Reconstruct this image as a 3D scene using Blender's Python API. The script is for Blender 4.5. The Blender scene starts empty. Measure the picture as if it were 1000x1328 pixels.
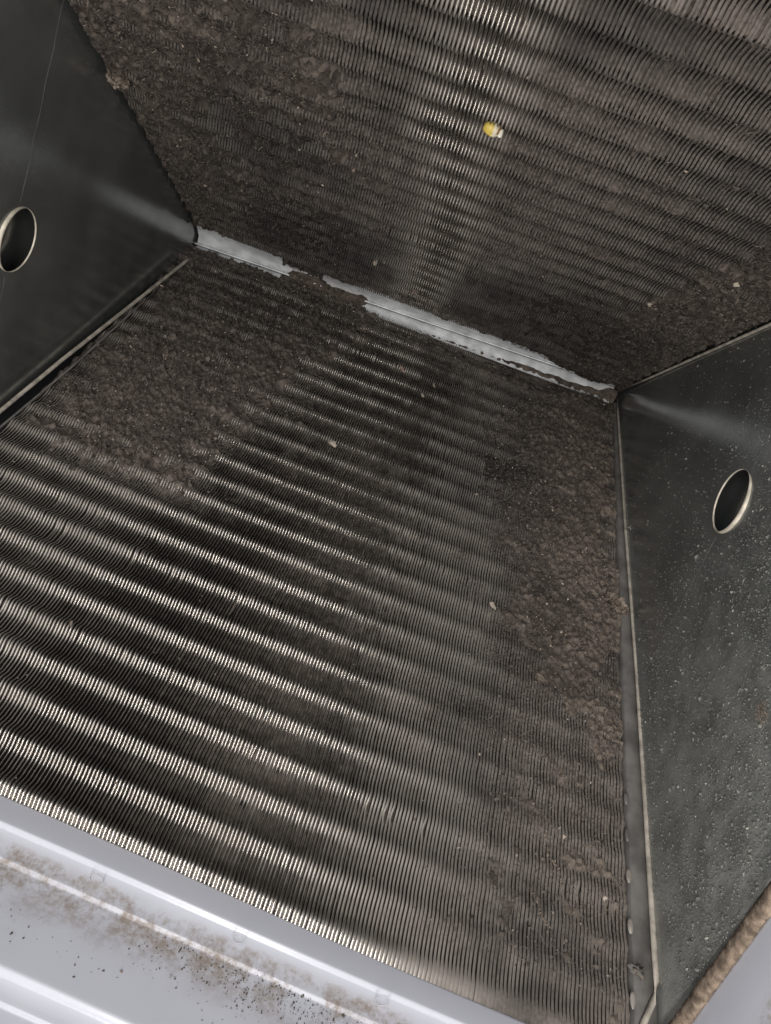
import bpy, math, random
import numpy as np
from mathutils import Matrix, Vector

rnd = random.Random(7)
rng = np.random.default_rng(11)
scene = bpy.context.scene
COL = scene.collection

# ------------------------------------------------------------------ camera
cam_d = bpy.data.cameras.new('camera')
cam = bpy.data.objects.new('camera', cam_d)
COL.objects.link(cam)
right = Vector((0.93883317, -0.33206733, 0.09123355))
down = Vector((0.34280726, 0.8759444, -0.33941802))
fwd = Vector((0.03279412, 0.34993242, 0.93620075))
M = Matrix.Identity(4)
for i in range(3):
    M[i][0] = right[i]; M[i][1] = -down[i]; M[i][2] = -fwd[i]
M[0][3], M[1][3], M[2][3] = 0.2738, -0.1023, -0.9058
cam.matrix_world = M
cam_d.sensor_fit = 'VERTICAL'
cam_d.sensor_height = 24.0
cam_d.lens = 24.0 * 1000.2 / 1328.0
cam_d.clip_start = 0.01
cam_d.clip_end = 100
scene.camera = cam

# ------------------------------------------------------------------ light
world = bpy.data.worlds.new('World')
scene.world = world
world.use_nodes = True
bg = world.node_tree.nodes['Background']
bg.inputs['Color'].default_value = (0.92, 0.95, 1.0, 1)
bg.inputs['Strength'].default_value = 0.20

def area(name, loc, target, sx, sy, power, col):
    d = bpy.data.lights.new(name, 'AREA')
    d.shape = 'RECTANGLE'; d.size = sx; d.size_y = sy
    d.energy = power; d.color = col
    o = bpy.data.objects.new(name, d)
    COL.objects.link(o)
    o.location = loc
    o.rotation_euler = (Vector(target) - Vector(loc)).to_track_quat('-Z', 'Y').to_euler()
    return o
area('tube_light', (0.25, 0.0, -1.40), (0.25, 0.0, 0.0), 0.09, 2.4, 15.0, (1.0, 0.955, 0.90))
area('room_light', (-0.35, -0.9, -1.7), (0.2, 0.1, -0.5), 1.1, 0.14, 3.2, (0.93, 0.95, 1.0))

scene.view_settings.view_transform = 'Standard'
scene.view_settings.look = 'None'
scene.view_settings.exposure = 0.37
scene.view_settings.gamma = 1.0

# ------------------------------------------------------------------ geometry frame
W = 0.5
A = 0.3656
CA, SA = math.cos(A), math.sin(A)
S0, DS = 0.6368, 0.0369
ROW = 0.0241
SGN = {'near': 1.0, 'far': -1.0}

def normal(sg):
    return np.array([0.0, -sg * CA, -SA])

def slab(x, s, h, sg):
    """point(s) on a coil face: x along the ridge, s down the face, h off it"""
    x = np.asarray(x, float); s = np.asarray(s, float); h = np.asarray(h, float)
    x, s, h = np.broadcast_arrays(x, s, h)
    n = normal(sg)
    return np.stack([x, sg * s * SA + h * n[1], -s * CA + h * n[2]], -1)

def stretch(x):
    return (S0 + DS * np.asarray(x, float) / W)

AMPS = {1: 0.0047, -1: 0.0070}
def phase(sg, t):
    # near coil rows measured in t (0..1), crest k at .0326 + .03836 k
    if sg > 0:
        return (t - 0.0326) / 0.03836 + 0.17
    return (t * S0 - 0.0012) / ROW + 0.17

def flat_x(sg, x):
    """ripples of the near coil are packed flat with dust towards its right end"""
    x = np.asarray(x, float)
    return (1 - 0.72 * sstep(0.25, 0.40, x)) * (0.5 + 0.5 * sstep(0.010, 0.045, x)) if sg > 0 else (0.40 + 0.60 * sstep(0.012, 0.060, x)) * (1 - 0.40 * sstep(0.29, 0.42, x))

def profile_h(sg, t):
    c = 0.5 + 0.5 * np.cos(2 * np.pi * phase(sg, t))
    h = AMPS[int(sg)] * c ** (2.1 if sg > 0 else 2.7) * (1 + (0.75 if sg > 0 else 0.40) * sstep(0.48, 0.10, np.asarray(t, float)))
    if sg > 0:
        e = np.clip((t - 0.990) / 0.013, 0, 1)
        h = h - 0.0050 * e * e
    return h

# ------------------------------------------------------------------ helpers
def link(name, me, parent=None, mats=()):
    o = bpy.data.objects.new(name, me)
    COL.objects.link(o)
    for m in mats:
        if me.materials.get(m.name) is None:
            me.materials.append(m)
    if parent is not None:
        o.parent = parent
        o.matrix_parent_inverse = parent.matrix_basis.inverted()
    return o

def mesh(name, v, f, smooth=True):
    me = bpy.data.meshes.new(name)
    me.from_pydata([tuple(map(float, p)) for p in v], [], [tuple(map(int, q)) for q in f])
    if smooth:
        me.polygons.foreach_set('use_smooth', [True] * len(me.polygons))
    me.update()
    return me

def fast_mesh(name, v, quads, smooth=True):
    v = np.ascontiguousarray(v, dtype=np.float32); q = np.ascontiguousarray(quads, dtype=np.int32)
    k = q.shape[1]
    me = bpy.data.meshes.new(name)
    me.vertices.add(len(v)); me.vertices.foreach_set('co', v.ravel())
    me.loops.add(q.size); me.loops.foreach_set('vertex_index', q.ravel())
    me.polygons.add(len(q))
    me.polygons.foreach_set('loop_start', np.arange(len(q), dtype=np.int32) * k)
    me.polygons.foreach_set('loop_total', np.full(len(q), k, dtype=np.int32))
    if smooth:
        me.polygons.foreach_set('use_smooth', np.ones(len(q), dtype=bool))
    me.update(calc_edges=True)
    me.validate()
    return me

def tag(o, label=None, cat=None, group=None, kind=None):
    if label: o['label'] = label
    if cat: o['category'] = cat
    if group: o['group'] = group
    if kind: o['kind'] = kind
    return o

def empty(name, loc, label, cat, group=None):
    o = bpy.data.objects.new(name, None)
    o.empty_display_size = 0.02
    COL.objects.link(o)
    o.location = loc
    return tag(o, label, cat, group)

def tube(path, r, n=10, squash=None, caps=True):
    """swept tube along a polyline; r scalar or list"""
    P = [Vector(p) for p in path]
    v, f = [], []
    for i, p in enumerate(P):
        d = (P[min(i + 1, len(P) - 1)] - P[max(i - 1, 0)]).normalized()
        up = Vector((0, 0, 1)) if abs(d.z) < 0.9 else Vector((1, 0, 0))
        a = d.cross(up).normalized(); b = d.cross(a).normalized()
        ri = r[i] if hasattr(r, '__len__') else r
        for k in range(n):
            t = 2 * math.pi * k / n
            v.append(p + a * ri * math.cos(t) + b * ri * math.sin(t))
    for i in range(len(P) - 1):
        for k in range(n):
            f.append((i * n + k, i * n + (k + 1) % n, (i + 1) * n + (k + 1) % n, (i + 1) * n + k))
    if caps:
        f.append(tuple(range(n - 1, -1, -1)))
        f.append(tuple(range((len(P) - 1) * n, len(P) * n)))
    return v, f

def vnoise(x, y, seed):
    xi = np.floor(x).astype(np.int64); yi = np.floor(y).astype(np.int64)
    fx = x - xi; fy = y - yi
    fx = fx * fx * (3 - 2 * fx); fy = fy * fy * (3 - 2 * fy)
    def h(a, b):
        n = (a * 374761393 + b * 668265263 + seed * 974634541) & 0x7fffffff
        n = ((n ^ (n >> 13)) * 1274126177) & 0x7fffffff
        n = (n ^ (n >> 16)) & 0xffff
        return n / 65535.0
    return (h(xi, yi) * (1 - fx) + h(xi + 1, yi) * fx) * (1 - fy) + (h(xi, yi + 1) * (1 - fx) + h(xi + 1, yi + 1) * fx) * fy

def fbm(x, y, seed, octs=4):
    s = 0; a = 1; tot = 0
    for o in range(octs):
        s = s + a * vnoise(x * 2 ** o + 17.3 * o, y * 2 ** o + 5.1 * o, seed + o)
        tot += a; a *= 0.55
    return s / tot

def granules(x, y, cell, seed):
    """rounded clumps: height 0..1 and a random value per clump"""
    gx = x / cell; gy = y / cell
    ix = np.floor(gx).astype(np.int64); iy = np.floor(gy).astype(np.int64)
    best = np.full(x.shape, 9.0); val = np.zeros(x.shape)
    def h(a, b, k):
        n = (a * 374761393 + b * 668265263 + (seed + k) * 974634541) & 0x7fffffff
        n = ((n ^ (n >> 13)) * 1274126177) & 0x7fffffff
        return ((n ^ (n >> 16)) & 0xffff) / 65535.0
    for dx in (-1, 0, 1):
        for dy in (-1, 0, 1):
            cx, cy = ix + dx, iy + dy
            sz = 0.65 + 0.7 * h(cx, cy, 2)
            d = np.hypot(gx - cx - h(cx, cy, 0), gy - cy - h(cx, cy, 1)) / sz
            m = d < best
            best = np.where(m, d, best); val = np.where(m, h(cx, cy, 3), val)
    return np.clip(1 - best ** 2, 0, 1), val

def sstep(a, b, x):
    t = np.clip((np.asarray(x, float) - a) / (b - a), 0, 1)
    return t * t * (3 - 2 * t)

def polymask(px, py, poly, blur):
    """soft inside-ness of points in a polygon: 1 inside, 0 outside, over blur metres"""
    ins = np.zeros(px.shape, bool)
    d = np.full(px.shape, 1e9)
    n = len(poly)
    for i in range(n):
        x0, y0 = poly[i]; x1, y1 = poly[(i + 1) % n]
        c = ((y0 > py) != (y1 > py))
        with np.errstate(divide='ignore', invalid='ignore'):
            xx = (x1 - x0) * (py - y0) / ((y1 - y0) if y1 != y0 else 1e-12) + x0
        ins ^= (c & (px < xx))
        ex, ey = x1 - x0, y1 - y0
        t = np.clip(((px - x0) * ex + (py - y0) * ey) / (ex * ex + ey * ey + 1e-12), 0, 1)
        d = np.minimum(d, np.hypot(px - x0 - t * ex, py - y0 - t * ey))
    sd = np.where(ins, d, -d)
    return sstep(-blur, blur, sd)

# ------------------------------------------------------------------ materials
def new_mat(name):
    m = bpy.data.materials.new(name)
    m.use_nodes = True
    nt = m.node_tree
    b = nt.nodes['Principled BSDF']
    return m, nt, b

class N:
    def __init__(s, nt): s.nt = nt
    def add(s, t, **kw):
        n = s.nt.nodes.new(t)
        for k, v in kw.items():
            setattr(n, k, v)
        return n
    def link(s, a, b): s.nt.links.new(a, b)
    def noise(s, vec, scale, detail=4, rough=0.55):
        n = s.add('ShaderNodeTexNoise')
        n.inputs['Scale'].default_value = scale
        n.inputs['Detail'].default_value = detail
        n.inputs['Roughness'].default_value = rough
        if vec is not None: s.link(vec, n.inputs['Vector'])
        return n.outputs['Fac']
    def math(s, op, a, b=None, clamp=False):
        n = s.add('ShaderNodeMath', operation=op)
        n.use_clamp = clamp
        for i, v in enumerate((a, b)):
            if v is None: continue
            if isinstance(v, (int, float)): n.inputs[i].default_value = v
            else: s.link(v, n.inputs[i])
        return n.outputs[0]
    def rng(s, v, a, b, c=0.0, d=1.0, smooth=True):
        n = s.add('ShaderNodeMapRange')
        n.interpolation_type = 'SMOOTHSTEP' if smooth else 'LINEAR'
        n.inputs['From Min'].default_value = a; n.inputs['From Max'].default_value = b
        n.inputs['To Min'].default_value = c; n.inputs['To Max'].default_value = d
        s.link(v, n.inputs['Value'])
        return n.outputs['Result']
    def mix(s, fac, a, b):
        n = s.add('ShaderNodeMix', data_type='RGBA')
        if isinstance(fac, (int, float)): n.inputs['Factor'].default_value = fac
        else: s.link(fac, n.inputs['Factor'])
        for k, v in (('A', a), ('B', b)):
            sock = [i for i in n.inputs if i.name == k and i.type == 'RGBA'][0]
            if isinstance(v, tuple): sock.default_value = (*v, 1)
            else: s.link(v, sock)
        return [o for o in n.outputs if o.type == 'RGBA'][0]
    def mixf(s, fac, a, b):
        n = s.add('ShaderNodeMix', data_type='FLOAT')
        s.link(fac, n.inputs['Factor'])
        n.inputs['A'].default_value = a; n.inputs['B'].default_value = b
        return n.outputs['Result']
    def bump(s, height, strength, dist, b):
        n = s.add('ShaderNodeBump')
        n.inputs['Strength'].default_value = strength
        n.inputs['Distance'].default_value = dist
        s.link(height, n.inputs['Height'])
        s.link(n.outputs['Normal'], b.inputs['Normal'])
    def pos(s): return s.add('ShaderNodeNewGeometry').outputs['Position']
    def xyz(s, v):
        n = s.add('ShaderNodeSeparateXYZ'); s.link(v, n.inputs[0]); return n.outputs

def soot_mask(n, p, which):
    """greasy black patches: a few known stains plus a broad mottling"""
    spots = {'near': ((0.350, 0.230, 0.095, 0.9), (0.10, 0.10, 0.09, 0.5)),
             'far': ((0.12, 0.32, 0.10, 0.65), (0.38, 0.16, 0.15, 0.8), (0.15, 0.15, 0.12, 0.85))}[which]
    sg = 1.0 if which == 'near' else -1.0
    dis = n.add('ShaderNodeTexNoise'); dis.inputs['Scale'].default_value = 26; n.link(p, dis.inputs['Vector'])
    off = n.add('ShaderNodeVectorMath', operation='MULTIPLY_ADD')
    n.link(dis.outputs['Color'], off.inputs[0]); off.inputs[1].default_value = (0.10, 0.10, 0.10)
    sub = n.add('ShaderNodeVectorMath', operation='ADD'); n.link(p, sub.inputs[0]); sub.inputs[1].default_value = (-0.05, -0.05, -0.05)
    n.link(sub.outputs[0], off.inputs[2])
    tot = n.math('MULTIPLY', n.rng(n.noise(p, 11, 4), 0.48, 0.68), 0.6)
    for x, s_, r, k in spots:
        d = n.add('ShaderNodeVectorMath', operation='DISTANCE'); n.link(off.outputs[0], d.inputs[0])
        d.inputs[1].default_value = (x, sg * s_ * SA, -s_ * CA)
        tot = n.math('MAXIMUM', tot, n.rng(d.outputs['Value'], r, r * 0.35, 0.0, k))
    return tot

def fin_material(name, which):
    m, nt, b = new_mat(name)
    n = N(nt)
    p = n.pos(); X, Y, Z = n.xyz(p)
    big = n.noise(p, 14, 3); med = n.noise(p, 70, 4); fine = n.noise(p, 500, 3)
    wob = n.math('ADD', X, n.math('MULTIPLY', n.math('SUBTRACT', big, 0.5), 0.16 if which == 'near' else 0.07))
    if which == 'near':
        side = n.rng(wob, 0.29, 0.41)
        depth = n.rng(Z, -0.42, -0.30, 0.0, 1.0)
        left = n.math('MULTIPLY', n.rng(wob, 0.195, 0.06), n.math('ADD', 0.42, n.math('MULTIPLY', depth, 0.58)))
        dust = n.math('ADD', n.math('MULTIPLY', side, 0.95), n.math('MULTIPLY', left, 0.8), True)
    else:
        r = n.rng(wob, 0.258, 0.298)
        l = n.rng(wob, 0.250, 0.212)
        dust = n.math('ADD', n.math('ADD', n.math('MULTIPLY', r, 0.92), n.math('MULTIPLY', l, 0.92)), 0.12, True)
    dust = n.math('ADD', dust, n.math('MULTIPLY', n.math('SUBTRACT', med, 0.5), 0.7), True)
    dust = n.math('ADD', dust, n.math('MULTIPLY', n.math('SUBTRACT', n.noise(p, 24, 4, 0.6), 0.52), 0.9), True)
    if which == 'near':
        foot = n.math('ADD', n.math('ADD', Z, n.math('MULTIPLY', X, DS * CA / W)), S0 * CA)
        dust = n.math('MULTIPLY', dust, n.math('SUBTRACT', 1.0, n.math('MULTIPLY', n.rng(foot, 0.022, 0.010), n.rng(X, 0.44, 0.30))))
    oi = n.add('ShaderNodeObjectInfo').outputs['Random']
    metal = n.mix(med, (0.40, 0.365, 0.325), (0.64, 0.60, 0.545))
    metal = n.mix(n.math('MULTIPLY', oi, 0.35), metal, (0.40, 0.37, 0.34))
    dcol = n.mix(n.rng(fine, 0.3, 0.7), (0.04, 0.034, 0.030), (0.165, 0.140, 0.122))
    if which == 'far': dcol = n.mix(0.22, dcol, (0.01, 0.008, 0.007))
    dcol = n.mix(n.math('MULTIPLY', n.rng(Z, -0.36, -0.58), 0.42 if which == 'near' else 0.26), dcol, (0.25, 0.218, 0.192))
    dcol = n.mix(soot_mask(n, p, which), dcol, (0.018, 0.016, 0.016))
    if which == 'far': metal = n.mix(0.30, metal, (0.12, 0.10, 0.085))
    n.link(n.mix(dust, metal, dcol), b.inputs['Base Color'])
    n.link(n.mixf(dust, 0.92, 0.0), b.inputs['Metallic'])
    rough = n.math('ADD', n.mixf(dust, 0.25 if which == 'near' else 0.21, 0.85), n.math('MULTIPLY', n.math('SUBTRACT', oi, 0.5), 0.10))
    n.link(rough, b.inputs['Roughness'])
    n.bump(fine, 0.25, 0.0004, b)
    return m

def flat_material(name, col, rough, metal=0.0, var=0.25, scale=60, bump=0.0, spec=0.5):
    m, nt, b = new_mat(name)
    n = N(nt)
    p = n.pos()
    a = n.noise(p, scale, 5)
    lo = tuple(c * (1 - var) for c in col); hi = tuple(min(1, c * (1 + var)) for c in col)
    n.link(n.mix(n.rng(a, 0.3, 0.7), lo, hi), b.inputs['Base Color'])
    n.link(n.math('ADD', n.math('MULTIPLY', a, 0.2), rough - 0.1), b.inputs['Roughness'])
    b.inputs['Metallic'].default_value = metal
    b.inputs['Specular IOR Level'].default_value = spec
    if bump:
        n.bump(n.noise(p, scale * 8, 3), bump, 0.0005, b)
    return m

def lint_material(name, c0, c1, c2, which=None):
    m, nt, b = new_mat(name)
    n = N(nt)
    p = n.pos()
    a = n.noise(p, 220, 5, 0.7); big = n.noise(p, 30, 3)
    isl = n.add('ShaderNodeNewGeometry').outputs['Random Per Island']
    c = n.mix(n.rng(a, 0.3, 0.72), c0, c1)
    c = n.mix(n.math('MULTIPLY', n.rng(big, 0.4, 0.7), 0.6), c, c2)
    mot = n.noise(p, 42, 5, 0.7)
    c = n.mix(n.math('MULTIPLY', n.rng(mot, 0.52, 0.34), 0.65), c, (0.022, 0.018, 0.016))
    if which:
        at = n.add('ShaderNodeAttribute'); at.attribute_name = 'clump'
        c = n.mix(n.math('MULTIPLY', n.rng(at.outputs['Fac'], 0.55, 1.0), 0.5), c, (0.24, 0.20, 0.172))
        c = n.mix(n.math('MULTIPLY', n.rng(at.outputs['Fac'], 0.40, 0.0), 0.55), c, (0.026, 0.021, 0.019))
        X, _, Z = n.xyz(p)
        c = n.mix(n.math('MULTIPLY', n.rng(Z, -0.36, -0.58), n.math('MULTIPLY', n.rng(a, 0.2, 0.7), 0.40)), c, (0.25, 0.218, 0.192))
        if which == 'near':
            c = n.mix(n.math('MULTIPLY', n.rng(n.math('ADD', X, n.math('MULTIPLY', big, 0.08)), 0.44, 0.53), 0.55), c, (0.25, 0.208, 0.170))
        c = n.mix(soot_mask(n, p, which), c, (0.020, 0.017, 0.016))
    n.link(c, b.inputs['Base Color'])
    b.inputs['Roughness'].default_value = 0.95
    b.inputs['Specular IOR Level'].default_value = 0.15
    n.bump(n.noise(p, 900, 3, 0.7), 0.8, 0.0012, b)
    return m

def flake_material(name, dark, light, gloss=0.8):
    m, nt, b = new_mat(name)
    n = N(nt)
    isl = n.add('ShaderNodeNewGeometry').outputs['Random Per Island']
    r = n.add('ShaderNodeValToRGB')
    n.link(isl, r.inputs[0])
    e = r.color_ramp.elements
    e[0].position = 0.0; e[0].color = (*dark, 1)
    e[1].position = 1.0; e[1].color = (*light, 1)
    mid = r.color_ramp.elements.new(0.93)
    mid.color = (*(0.62 * d + 0.38 * l * 0.6 for d, l in zip(dark, light)), 1)
    n.link(r.outputs[0], b.inputs['Base Color'])
    b.inputs['Roughness'].default_value = gloss
    return m

def plate_material(name):
    m, nt, b = new_mat(name)
    n = N(nt)
    p = n.pos(); X, Y, Z = n.xyz(p)
    a = n.noise(p, 16, 6, 0.65); f = n.noise(p, 260, 4, 0.7); st = n.noise(p, 45, 5, 0.65)
    base = n.mix(n.rng(a, 0.3, 0.7), (0.235, 0.247, 0.241), (0.35, 0.365, 0.355))
    # dust settled towards the open mouth, as fine grains
    film = n.math('MULTIPLY', n.rng(Z, -0.33, -0.60), n.rng(st, 0.35, 0.65, 0.25, 1.0))
    film = n.math('MULTIPLY', film, n.rng(X, 0.2, 0.4, 0.35, 1.0))
    base = n.mix(n.math('MULTIPLY', film, 0.6), base, (0.31, 0.31, 0.285))
    spk = n.math('MULTIPLY', n.rng(f, 0.60, 0.72), film)
    base = n.mix(spk, base, (0.34, 0.32, 0.28))
    n.link(base, b.inputs['Base Color'])
    n.link(n.math('SUBTRACT', 0.74, n.math('MULTIPLY', film, 0.55)), b.inputs['Metallic'])
    n.link(n.math('ADD', n.math('ADD', 0.13, n.math('MULTIPLY', st, 0.10)), n.math('MULTIPLY', film, 0.3)), b.inputs['Roughness'])
    b.inputs['Specular IOR Level'].default_value = 0.8
    n.bump(n.math('MULTIPLY', n.noise(p, 420, 3, 0.7), n.math('ADD', 0.06, film)), 0.55, 0.0012, b)
    return m

def pan_material(name, z_off):
    m, nt, b = new_mat(name)
    n = N(nt)
    p = n.pos(); X, Y, Z = n.xyz(p)
    # height below the sloping coil foot
    d = n.math('ADD', n.math('ADD', Z, n.math('MULTIPLY', X, DS * CA / W)), S0 * CA)
    clean = n.mix(n.noise(p, 25, 3), (0.56, 0.575, 0.645), (0.63, 0.645, 0.71))
    grime_n = n.noise(p, 55, 5, 0.7); speck = n.noise(p, 330, 4, 0.75); sp2 = n.noise(p, 150, 3, 0.6)
    band = n.math('MULTIPLY', n.rng(d, -0.052, -0.027), n.rng(d, -0.014, -0.020))
    patch = n.rng(grime_n, 0.38, 0.60)
    grime = n.math('MULTIPLY', n.math('MULTIPLY', band, patch), n.rng(n.noise(p, 260, 4, 0.75), 0.35, 0.62, 0.35, 1.0))
    c = n.mix(n.math('MULTIPLY', grime, 0.9), clean, (0.27, 0.215, 0.17))
    reach = n.math('MULTIPLY', n.rng(d, -0.066, -0.027), n.rng(d, -0.014, -0.022))
    sk = n.math('MULTIPLY', n.rng(speck, 0.62, 0.70), n.math('MULTIPLY', reach, n.rng(sp2, 0.40, 0.60)))
    c = n.mix(n.math('MULTIPLY', sk, 0.85), c, (0.14, 0.115, 0.10))
    n.link(c, b.inputs['Base Color'])
    n.link(n.math('ADD', 0.24, n.math('MULTIPLY', n.math('ADD', grime, sk, True), 0.6)), b.inputs['Roughness'])
    n.bump(n.noise(p, 120, 3), 0.04, 0.0006, b)
    return m

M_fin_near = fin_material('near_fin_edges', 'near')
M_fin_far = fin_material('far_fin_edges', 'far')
M_fin_side = flat_material('fin_side_grime_shade', (0.026, 0.023, 0.021), 0.6, 0.2, 0.3, 90)  # grimy fin sides; black shade of the gaps is put into the colour
M_black = flat_material('gap_and_strand_black', (0.012, 0.011, 0.011), 0.8, 0.0, 0.2, 40)  # black for the added block behind the fins and the scrap's dark strands
M_plate = plate_material('galvanised_plate')
M_lip = flat_material('plate_lip_bare_metal', (0.52, 0.475, 0.41), 0.42, 0.2, 0.3, 120, 0.2)
M_flange = flat_material('flange_grey_steel', (0.19, 0.18, 0.172), 0.5, 0.25, 0.3, 60, 0.2)
M_cap = flat_material('apex_cap_pale', (0.70, 0.72, 0.74), 0.42, 0.1, 0.22, 60, 0.15)
M_rim = flat_material('hole_rim_pale', (0.60, 0.55, 0.46), 0.5, 0.2, 0.25, 160)
M_pan = pan_material('pan_plastic', 0)
M_foam = flat_material('tan_foam', (0.25, 0.195, 0.15), 0.95, 0.0, 0.5, 200, 0.9, 0.1)
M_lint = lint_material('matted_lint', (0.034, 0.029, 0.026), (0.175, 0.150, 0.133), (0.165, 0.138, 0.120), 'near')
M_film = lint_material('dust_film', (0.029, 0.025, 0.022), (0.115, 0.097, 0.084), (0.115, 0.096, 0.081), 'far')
M_flake = flake_material('lint_flakes', (0.05, 0.041, 0.036), (0.55, 0.46, 0.39))
M_flake_dark = flake_material('dark_flakes', (0.04, 0.034, 0.03), (0.42, 0.35, 0.29))
M_tuft = lint_material('pale_lint', (0.20, 0.16, 0.13), (0.36, 0.30, 0.25), (0.30, 0.25, 0.20))
M_chip = flat_material('pale_chip', (0.36, 0.315, 0.26), 0.7, 0.0, 0.25, 200, 0.3)
M_pink = flat_material('pinkish_chip', (0.34, 0.24, 0.21), 0.75, 0.0, 0.25, 200, 0.3)
M_crease = flat_material('crease_dull_grey', (0.09, 0.09, 0.088), 0.8, 0.0, 0.3, 80)  # dull dark grey of the scribed crease line
M_dimple = flat_material('dimple_steel', (0.33, 0.30, 0.27), 0.5, 0.2, 0.3, 120)
M_wall = flat_material('cabinet_dark', (0.02, 0.02, 0.02), 0.6, 0.2, 0.2, 20)

# ------------------------------------------------------------------ setting
def box_verts(x0, x1, y0, y1, z0, z1):
    v = [(x, y, z) for x in (x0, x1) for y in (y0, y1) for z in (z0, z1)]
    f = [(0, 1, 3, 2), (4, 6, 7, 5), (0, 4, 5, 1), (2, 3, 7, 6), (0, 2, 6, 4), (1, 5, 7, 3)]
    return v, f
for nm, bx in (('cabinet_wall', (-0.034, -0.026, -0.36, 0.36, -0.64, 0.06)),
               ('cabinet_wall', (0.536, 0.544, -0.36, 0.36, -0.64, 0.06)),
               ('top_light_block', (-0.026, 0.536, -0.36, 0.36, 0.052, 0.06))):  # unseen top panel, added to block world light above the ridge
    v, f = box_verts(*bx)
    tag(link(nm, mesh(nm, v, f, False), None, [M_wall]), kind='structure')

# ------------------------------------------------------------------ coils
PITCH = 0.0022
NFIN = 226
def fin_mesh(sg, seed, dusty=False):
    r = np.random.default_rng(seed)
    nseg = 27 * 11
    t = np.linspace(0.059 if sg > 0 else 0.106, 1.003, nseg)
    ph = phase(sg, t)
    h = profile_h(sg, t)
    # the edge is widest on the flank of each ripple that faces down the coil
    fat = 0.5 + 0.5 * np.cos(2 * np.pi * (ph - 0.17))
    w = PITCH * (0.30 + 0.46 * fat ** 3.0)
    if dusty: w = PITCH * (0.50 + 0.10 * fat) if sg > 0 else PITCH * (0.44 + 0.20 * fat ** 2)
    if sg > 0: w = w + PITCH * 0.24 * sstep(0.972, 0.984, t)
    dx = PITCH * 0.03 * np.sin(2 * np.pi * (ph - 0.40)) + PITCH * 0.03 * np.cumsum(r.normal(0, 0.22, nseg)) / 3.0
    dx -= np.linspace(dx[0], dx[-1], nseg)
    for _ in range(int(r.integers(0, 4))):
        tc, wd = r.uniform(0.1, 0.95), r.uniform(0.004, 0.018)
        bend = np.exp(-((t - tc) / wd) ** 2)
        dx = dx + PITCH * r.uniform(-0.35, 0.35) * bend
        h = h - r.uniform(0, 0.0006) * bend
    h = h + r.normal(0, 0.00006, nseg) + 0.00025 * (vnoise(t * 40, t * 0, seed) - 0.5)
    y = t * S0
    D = 0.0085
    cs = [(-0.5, -D), (-0.5, -0.0007), (-0.27, 0.0), (0.27, 0.0), (0.5, -0.0007), (0.5, -D)]
    V = np.zeros((nseg, 6, 3))
    for k, (a, b) in enumerate(cs):
        V[:, k, 0] = dx + a * w
        V[:, k, 1] = y
        V[:, k, 2] = np.where(b <= -D, -D + 0 * h, h + b)
    q = []
    idx = np.arange(nseg * 6).reshape(nseg, 6)
    for k in range(5):
        q.append(np.stack([idx[:-1, k], idx[:-1, k + 1], idx[1:, k + 1], idx[1:, k]], -1))
    mi = np.concatenate([np.full(nseg - 1, 1 if k in (0, 4) else 0) for k in range(5)])
    me = fast_mesh('fin', V.reshape(-1, 3), np.concatenate(q))
    me.polygons.foreach_set('material_index', mi.astype(np.int32))
    return me

def build_coil(sg, label, fin_mat):
    base = Vector((W / 2, sg * 0.655 * SA, -0.655 * CA))
    root = empty('evaporator_coil', base, label, 'coil', 'the two finned coil slabs')
    meshes = []
    for k in range(16):
        me = fin_mesh(sg, 100 + k + int(sg) * 20, k >= 10)
        me.materials.append(fin_mat); me.materials.append(M_fin_side)
        meshes.append(me)
    n = normal(sg)
    inv = Matrix.Translation(-base)
    xs = -1.0 if sg > 0 else 1.0
    for i in range(NFIN if sg > 0 else NFIN - 2):
        x = (0.0030 if sg > 0 else 0.0068) + i * PITCH + rnd.gauss(0, 0.00003)
        sc = (S0 + DS * x / W) / S0 if sg > 0 else 1.02
        m = Matrix.Identity(4)
        wx = 1 + (0.26 * float(sstep(0.30, 0.44, x)) if sg > 0 else 0.16 * (1 - float(sstep(0.065, 0.02, abs(x - 0.255)))))
        m[0][0] = xs * wx
        pd = float(sstep(0.25, 0.36, x)) if sg > 0 else float(sstep(0.285, 0.33, x) + sstep(0.22, 0.17, x))
        m[1][1] = sg * SA * sc; m[2][1] = -CA * sc
        kz = float(flat_x(sg, x))
        m[1][2] = n[1] * kz; m[2][2] = n[2] * kz
        m[0][3] = x
        o = bpy.data.objects.new('fin', rnd.choice(meshes[10:] if rnd.random() < pd else meshes[:10]))
        COL.objects.link(o)
        o.parent = root
        o.matrix_basis = inv @ m @ Matrix.Rotation(rnd.gauss(0, 0.00012), 4, 'Z')
    # dark block for the coil body, added to stop light leaks and blacken the gaps
    P = [slab(x, s, h, sg) for h in (-0.0075, -0.055) for x, s in ((0.0, 0.02), (W, 0.02), (W, S0 + DS), (0.0, S0))]
    f = [(0, 1, 2, 3), (7, 6, 5, 4), (0, 4, 5, 1), (1, 5, 6, 2), (2, 6, 7, 3), (3, 7, 4, 0)]
    link('coil_light_block', mesh('coil_light_block', P, f, False), root, [M_black])
    return root

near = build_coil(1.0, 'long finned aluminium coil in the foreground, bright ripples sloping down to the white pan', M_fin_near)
far = build_coil(-1.0, 'dusty finned aluminium coil leaning overhead, with the yellow kernel stuck on it', M_fin_far)

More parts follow.
